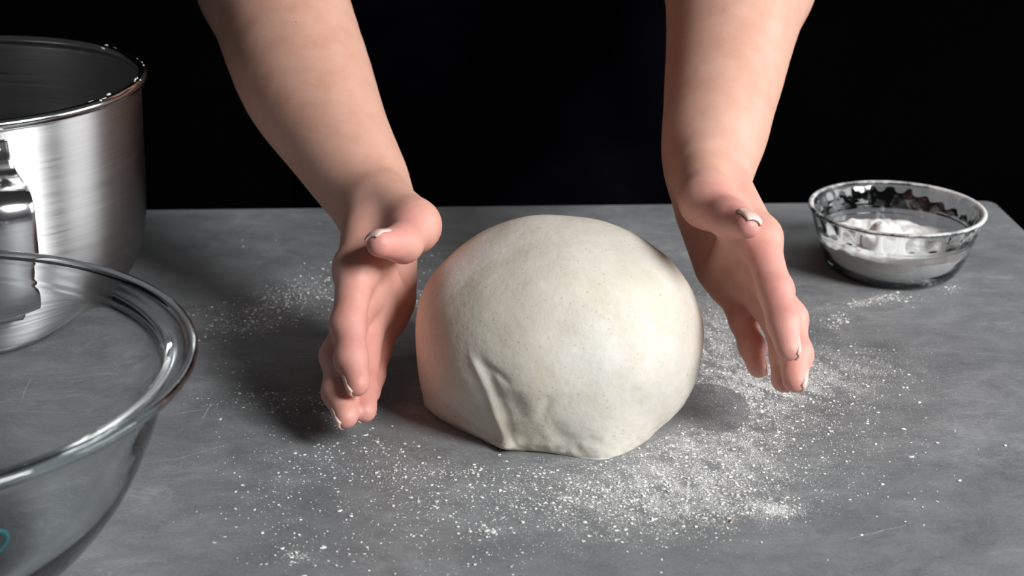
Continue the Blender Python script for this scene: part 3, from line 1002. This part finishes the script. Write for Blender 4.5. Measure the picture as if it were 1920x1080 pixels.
def inner_r(z):
    zs = [0.0056, 0.0068, 0.0115, 0.0185, 0.0250, 0.0310, 0.0355, 0.0405]
    rs = [0.0395, 0.0440, 0.0480, 0.0510, 0.0530, 0.0543, 0.0548, 0.0540]
    return float(np.interp(z, zs, rs))
def flour_heap():
    n, m = 180, 56
    V, Fc = [], []
    def top_z(x, y):
        z = 0.0215 - 0.030 * x
        z += 0.0045 * math.exp(-(((x + 0.033) / 0.014) ** 2 + ((y + 0.02) / 0.022) ** 2))
        z += 0.0150 * math.exp(-(((x + 0.006) / 0.013) ** 4 + ((y + 0.006) / 0.016) ** 4)) + 0.003 * math.exp(-(((x + 0.016) / 0.005) ** 2 + ((y + 0.008) / 0.008) ** 2))
        z -= 0.0060 * math.exp(-(((x - 0.022) / 0.015) ** 2 + ((y - 0.006) / 0.020) ** 2))
        z += 0.0016 * mnoise.noise(Vector((x * 110, y * 110, 2))) + 0.0009 * mnoise.noise(Vector((x * 260, y * 260, 5))) + 0.0004 * mnoise.noise(Vector((x * 620, y * 620, 8)))
        return max(z, 0.010)
    # wall side
    levels = [0.0060, 0.0072, 0.0095, 0.012]
    for z in levels:
        for k in range(n):
            a = 2 * math.pi * k / n
            r = inner_r(z) - 0.0004
            V.append((r * math.cos(a), r * math.sin(a), z))
    rows = len(levels)
    for j in range(m):
        s = 1 - j / m
        for k in range(n):
            a = 2 * math.pi * k / n
            z = top_z(0.052 * math.cos(a), 0.052 * math.sin(a))
            z = max(z, 0.0125)
            re = inner_r(z) - 0.0004
            x, y = re * s * math.cos(a), re * s * math.sin(a)
            zz = max(top_z(x, y), 0.0125) if j else z
            V.append((x, y, zz))
    rows += m
    V.append((0, 0, top_z(0, 0)))
    V.append((0, 0, 0.0060))
    for r in range(rows - 1):
        for k in range(n):
            k2 = (k + 1) % n
            Fc.append((r * n + k, r * n + k2, (r + 1) * n + k2, (r + 1) * n + k))
    for k in range(n):
        k2 = (k + 1) % n
        Fc.append(((rows - 1) * n + k, (rows - 1) * n + k2, rows * n))
        Fc.append((k2, k, rows * n + 1))
    return V, Fc
fh = mesh_obj('flour_heap', *flour_heap(), M_FLOUR, loc=(0.279, 1.179, 0))
tag(fh, 'heap of white flour inside the small fluted glass bowl', 'flour')

# ------------------------------------------------------------------ flour scattered on the table
FLOUR = [   # centre, two spread vectors, number of crumbs, largest crumb (mm), number of dust grains
    (-0.1616, 1.0925, 0.0246, 0.0191, 0.0034, -0.0152, 420, 0.9, 900),
    (-0.1742, 1.0535, 0.0136, 0.0043, 0.0012, -0.0064, 160, 1.2, 200),
    (-0.1484, 1.1204, 0.0146, 0.0228, 0.0048, -0.0166, 200, 0.8, 500),
    (-0.1658, 1.0699, 0.0268, 0.0143, 0.0038, -0.0185, 150, 0.7, 500),
    (-0.2099, 1.085, 0.0073, 0.004, 0.0014, -0.0058, 40, 1.0, 120),
    (-0.1376, 0.9362, 0.0228, -0.0031, 0.0011, -0.0105, 230, 0.8, 300),
    (-0.1742, 0.9846, 0.0201, 0.0006, 0.0038, -0.0243, 45, 0.7, 60),
    (-0.1624, 0.9295, 0.0191, 0.0005, 0.0034, -0.0221, 40, 1.0, 30),
    (-0.1105, 0.9234, 0.0127, 0.0004, 0.0016, -0.0147, 60, 0.7, 100),
    (-0.058, 1.1161, 0.0101, 0.0054, 0.0015, -0.013, 160, 0.7, 350),
    (-0.0678, 1.1945, 0.0089, 0.0103, 0.0034, -0.0192, 30, 0.7, 60),
    (-0.0799, 1.1072, 0.0093, 0.0003, 0.0013, -0.02, 60, 0.7, 100),
    (-0.1068, 0.8603, 0.0284, 0.0007, 0.0028, -0.0257, 300, 1.0, 350),
    (-0.1249, 0.7948, 0.021, 0.0005, 0.0038, -0.0281, 170, 1.2, 120),
    (-0.0995, 0.7564, 0.0161, 0.0004, 0.0011, -0.0095, 45, 1.4, 80),
    (-0.1056, 0.7509, 0.0032, 0.0001, 0.0004, -0.0037, 40, 1.4, 100),
    (-0.0714, 0.8679, 0.0182, -0.003, 0.0005, -0.0132, 160, 0.8, 200),
    (-0.0371, 0.8439, 0.028, 0.0028, 0.0003, -0.0057, 230, 0.9, 400),
    (-0.0159, 0.8182, 0.0374, 0.0009, 0.0004, -0.0191, 620, 0.95, 800),
    (-0.0512, 0.7823, 0.0249, 0.0006, 0.0013, -0.022, 170, 1.2, 150),
    (-0.0147, 0.7611, 0.0298, 0.0007, 0.0003, -0.0159, 90, 1.2, 60),
    (-0.011, 0.7821, 0.0039, 0.0001, 0.0001, -0.0034, 50, 1.4, 80),
    (0.0532, 0.82, 0.0321, 0.0067, -0.0002, -0.0225, 1000, 0.9, 2600),
    (0.1113, 0.8529, 0.0294, 0.0116, -0.0007, -0.0298, 1200, 0.9, 6000),
    (0.0985, 0.8121, 0.0322, 0.0066, -0.0009, -0.0164, 800, 1.0, 3000),
    (0.1419, 0.8054, 0.0077, -0.0012, -0.0009, -0.0047, 160, 1.7, 900),
    (0.1329, 0.8129, 0.0072, 0.0002, -0.0011, -0.0083, 80, 1.3, 500),
    (0.0891, 0.8721, 0.0182, 0.0179, 0.002, -0.015, 260, 0.8, 1600),
    (0.0629, 0.8388, 0.0265, 0.0007, -0.0009, -0.0156, 300, 0.9, 1200),
    (0.1756, 0.9743, 0.0334, 0.0118, -0.0022, -0.0237, 700, 0.8, 7500),
    (0.1415, 0.9156, 0.0155, 0.0321, 0.0081, -0.0205, 500, 0.8, 3600),
    (0.1329, 1.0107, 0.0097, 0.0003, -0.0041, -0.0378, 350, 0.7, 2200),
    (0.1333, 1.065, 0.0126, 0.0004, -0.0038, -0.0368, 160, 0.7, 1200),
    (0.1622, 0.9862, 0.0135, 0.0004, -0.0039, -0.0284, 250, 0.7, 2500),
    (0.1835, 0.8746, 0.0306, 0.0008, -0.0067, -0.0392, 210, 1.1, 350),
    (0.2123, 0.9476, 0.0262, 0.0007, -0.0076, -0.0411, 200, 0.9, 900),
    (0.1812, 0.9167, 0.0223, 0.0006, -0.0058, -0.0355, 200, 0.9, 900),
    (0.2015, 0.8268, 0.0175, 0.0004, -0.0033, -0.017, 26, 1.2, 20),
    (0.0872, 0.78, 0.0472, 0.0011, -0.0019, -0.0219, 70, 1.1, 50),
    (0.246, 1.1096, 0.0152, 0.0059, -0.0005, -0.004, 70, 0.8, 400),
    (0.2614, 1.1214, 0.0134, 0.0085, -0.0005, -0.005, 90, 0.9, 500),
    (0.2773, 1.1167, 0.0094, 0.0003, -0.0011, -0.0051, 30, 0.7, 120),
    (0.2225, 1.0773, 0.0058, 0.0002, -0.001, -0.0058, 60, 1.3, 200),
    (0.2176, 1.0638, 0.0029, 0.0001, -0.0007, -0.0038, 20, 1.4, 60),
    (0.3149, 1.1409, 0.0046, 0.0002, -0.0013, -0.0053, 30, 1.2, 150),
    (0.2144, 1.077, 0.0146, 0.0005, -0.0032, -0.0191, 20, 0.7, 60),
    (0.1233, 0.9529, 0.0098, 0.0003, -0.0028, -0.0268, 70, 0.6, 900),
    (0.1062, 0.8932, 0.0062, 0.0002, -0.0013, -0.0139, 20, 0.6, 60),
    (0.126, 1.2071, 0.0094, -0.0048, -0.0009, -0.0058, 8, 0.6, 90),
    (0.161, 1.085, 0.022, 0.0007, -0.007, -0.0562, 60, 0.6, 300),
    (-0.1035, 1.1933, 0.0238, 0.0008, 0.0044, -0.0555, 25, 0.6, 40),
    (-0.1762, 1.2024, 0.0638, 0.0022, 0.006, -0.0453, 30, 0.5, 60),
    (-0.0195, 0.9809, 0.1175, 0.0034, 0.0038, -0.1746, 60, 0.7, 60),
]
def scatter():
    ico = []
    phi = (1 + 5 ** 0.5) / 2
    iv = np.array([(-1, phi, 0), (1, phi, 0), (-1, -phi, 0), (1, -phi, 0), (0, -1, phi), (0, 1, phi), (0, -1, -phi), (0, 1, -phi), (phi, 0, -1), (phi, 0, 1), (-phi, 0, -1), (-phi, 0, 1)])
    iv /= np.linalg.norm(iv[0])
    jf = np.array([(0, 11, 5), (0, 5, 1), (0, 1, 7), (0, 7, 10), (0, 10, 11), (1, 5, 9), (5, 11, 4), (11, 10, 2), (10, 7, 6), (7, 1, 8), (3, 9, 4), (3, 4, 2), (3, 2, 6), (3, 6, 8), (3, 8, 9), (4, 9, 5), (2, 4, 11), (6, 2, 10), (8, 6, 7), (9, 8, 1)])
    ov = np.array([(1, 0, 0), (-0.5, 0.866, 0), (-0.5, -0.866, 0), (0, 0, 0.8)])
    of = np.array([(0, 1, 3), (1, 2, 3), (2, 0, 3)])
    Vs, Fs, base = [], [], 0
    def keep(P):
        d = (P - DC) / np.array([0.079, 0.080])
        ok = (d * d).sum(1) > 1
        w = (P - np.array([0.122, 0.935])) / np.array([0.022, 0.034])       # area wiped by the dough
        ok &= ((w * w).sum(1) > 1) | (RNG.random(len(P)) < 0.12)
        f = (P - np.array([0.279, 1.179])) / 0.046
        ok &= (f * f).sum(1) > 1
        g = (P - np.array([-0.298, 0.72])) / 0.062
        ok &= (g * g).sum(1) > 1
        ok &= (P[:, 0] < 0.375) & (P[:, 1] < 1.28)
        return P[ok]
    def put(P, r, proto, faces, flat):
        nonlocal base
        n = len(P)
        a = RNG.random(n) * 6.283
        c, s = np.cos(a), np.sin(a)
        jit = 1 + 0.25 * RNG.standard_normal((n, len(proto)))
        q = proto[None] * jit[..., None] * r[:, None, None]
        el = 1 + 0.5 * RNG.random(n)
        x, y = q[..., 0] * el[:, None], q[..., 1]
        out = np.stack([x * c[:, None] - y * s[:, None] + P[:, :1], x * s[:, None] + y * c[:, None] + P[:, 1:2], np.maximum(q[..., 2] * flat + r[:, None] * flat * 0.6, 0.00003)], -1)
        Vs.append(out.reshape(-1, 3))
        Fs.append((faces[None] + (np.arange(n) * len(proto))[:, None, None]).reshape(-1, 3) + base)
        base += n * len(proto)
    for cx, cy, ux, uy, vx, vy, n, rm, dust in FLOUR:
        def pts(k):
            g = RNG.standard_normal((k, 2))
            P = np.array([cx, cy]) + g[:, :1] * np.array([ux, uy]) + g[:, 1:] * np.array([vx, vy])
            return P
        P = keep(pts(n))
        put(P, np.clip(0.00026 * np.exp(0.65 * RNG.standard_normal(len(P))), 0.00012, rm * 0.0011), iv, jf, 0.38)
        P = pts(dust * (5 if dust > 1000 else 3))
        # fine dust gathers in faint streaks
        k = np.array([mnoise.noise(Vector((p[0] * 90 + p[1] * 40, p[1] * 70, 3))) + 0.6 * mnoise.noise(Vector((p[0] * 260, p[1] * 200, 7))) for p in P])
        P = keep(P[RNG.random(len(P)) < np.clip(0.55 + 1.1 * k, 0.05, 1)])
        put(P, np.clip(0.00018 * np.exp(0.35 * RNG.standard_normal(len(P))), 0.00007, 0.0003), ov, of, 0.6)
    return np.concatenate(Vs), np.concatenate(Fs)
v, f = scatter()
fd = mesh_obj('scattered_flour', v, f, M_FLOUR, smooth=False)
fd['kind'] = 'stuff'
tag(fd, 'white flour dusted and scattered over the slate table around the dough', 'flour')
cv, cf = lathe([(0, 0.0), (0.0009, 0.0002), (0.0012, 0.0007), (0.0008, 0.0013), (0, 0.0015)], 10, lambda r, z, a: r * (1 + 0.3 * math.sin(2 * a + 900 * z)))
cb = mesh_obj('crumb', cv, cf, M_CRUMB, loc=(0.1169, 0.7932, 0.0))
tag(cb, 'tiny reddish brown crumb on the table at the front edge of the flour', 'crumb')
# pale scratches in the tabletop
SCR = [(-0.182, 0.9097, -0.1798, 0.9305, 0.00045), (-0.1874, 0.8582, -0.1609, 0.8764, 0.0003), (-0.295, 0.9116, -0.2568, 0.9098, 0.0003), (-0.2916, 0.9244, -0.2946, 0.9599, 0.0003), (-0.1983, 0.9165, -0.1836, 0.9229, 0.0003), (0.2743, 1.0281, 0.3256, 1.0182, 0.0002), (0.175, 0.7765, 0.2085, 0.7914, 0.00025)]
for (x0, y0, x1, y1, w) in SCR:
    a, b = Vector((x0, y0, 0)), Vector((x1, y1, 0))
    sd = (b - a).normalized().cross(Vector((0, 0, 1)))
    V, Fc = [], []
    n = 14
    for k in range(n + 1):
        t = k / n
        c = a.lerp(b, t) + sd * (0.0008 * mnoise.noise(Vector((x0 * 90, y0 * 90, t * 4))))
        ww = w * (0.25 + 0.75 * math.sin(math.pi * min(max(t, 0.03), 0.97))) * (0.7 + 0.6 * random.random())
        for p, z in ((c - sd * ww, 0.00002), (c, 0.00012), (c + sd * ww, 0.00002)):
            V.append(p + Vector((0, 0, z)))
    for k in range(n):
        for j in (0, 1):
            q = k * 3 + j
            Fc.append((q, q + 1, q + 4, q + 3))
    o = mesh_obj('scratch', [tuple(p) for p in V], Fc, M_SCRATCH)
    o.parent = TABLE
    o.matrix_parent_inverse = (Matrix.Translation(TABLE.location) @ Matrix.Rotation(TABLE.rotation_euler.z, 4, 'Z')).inverted()
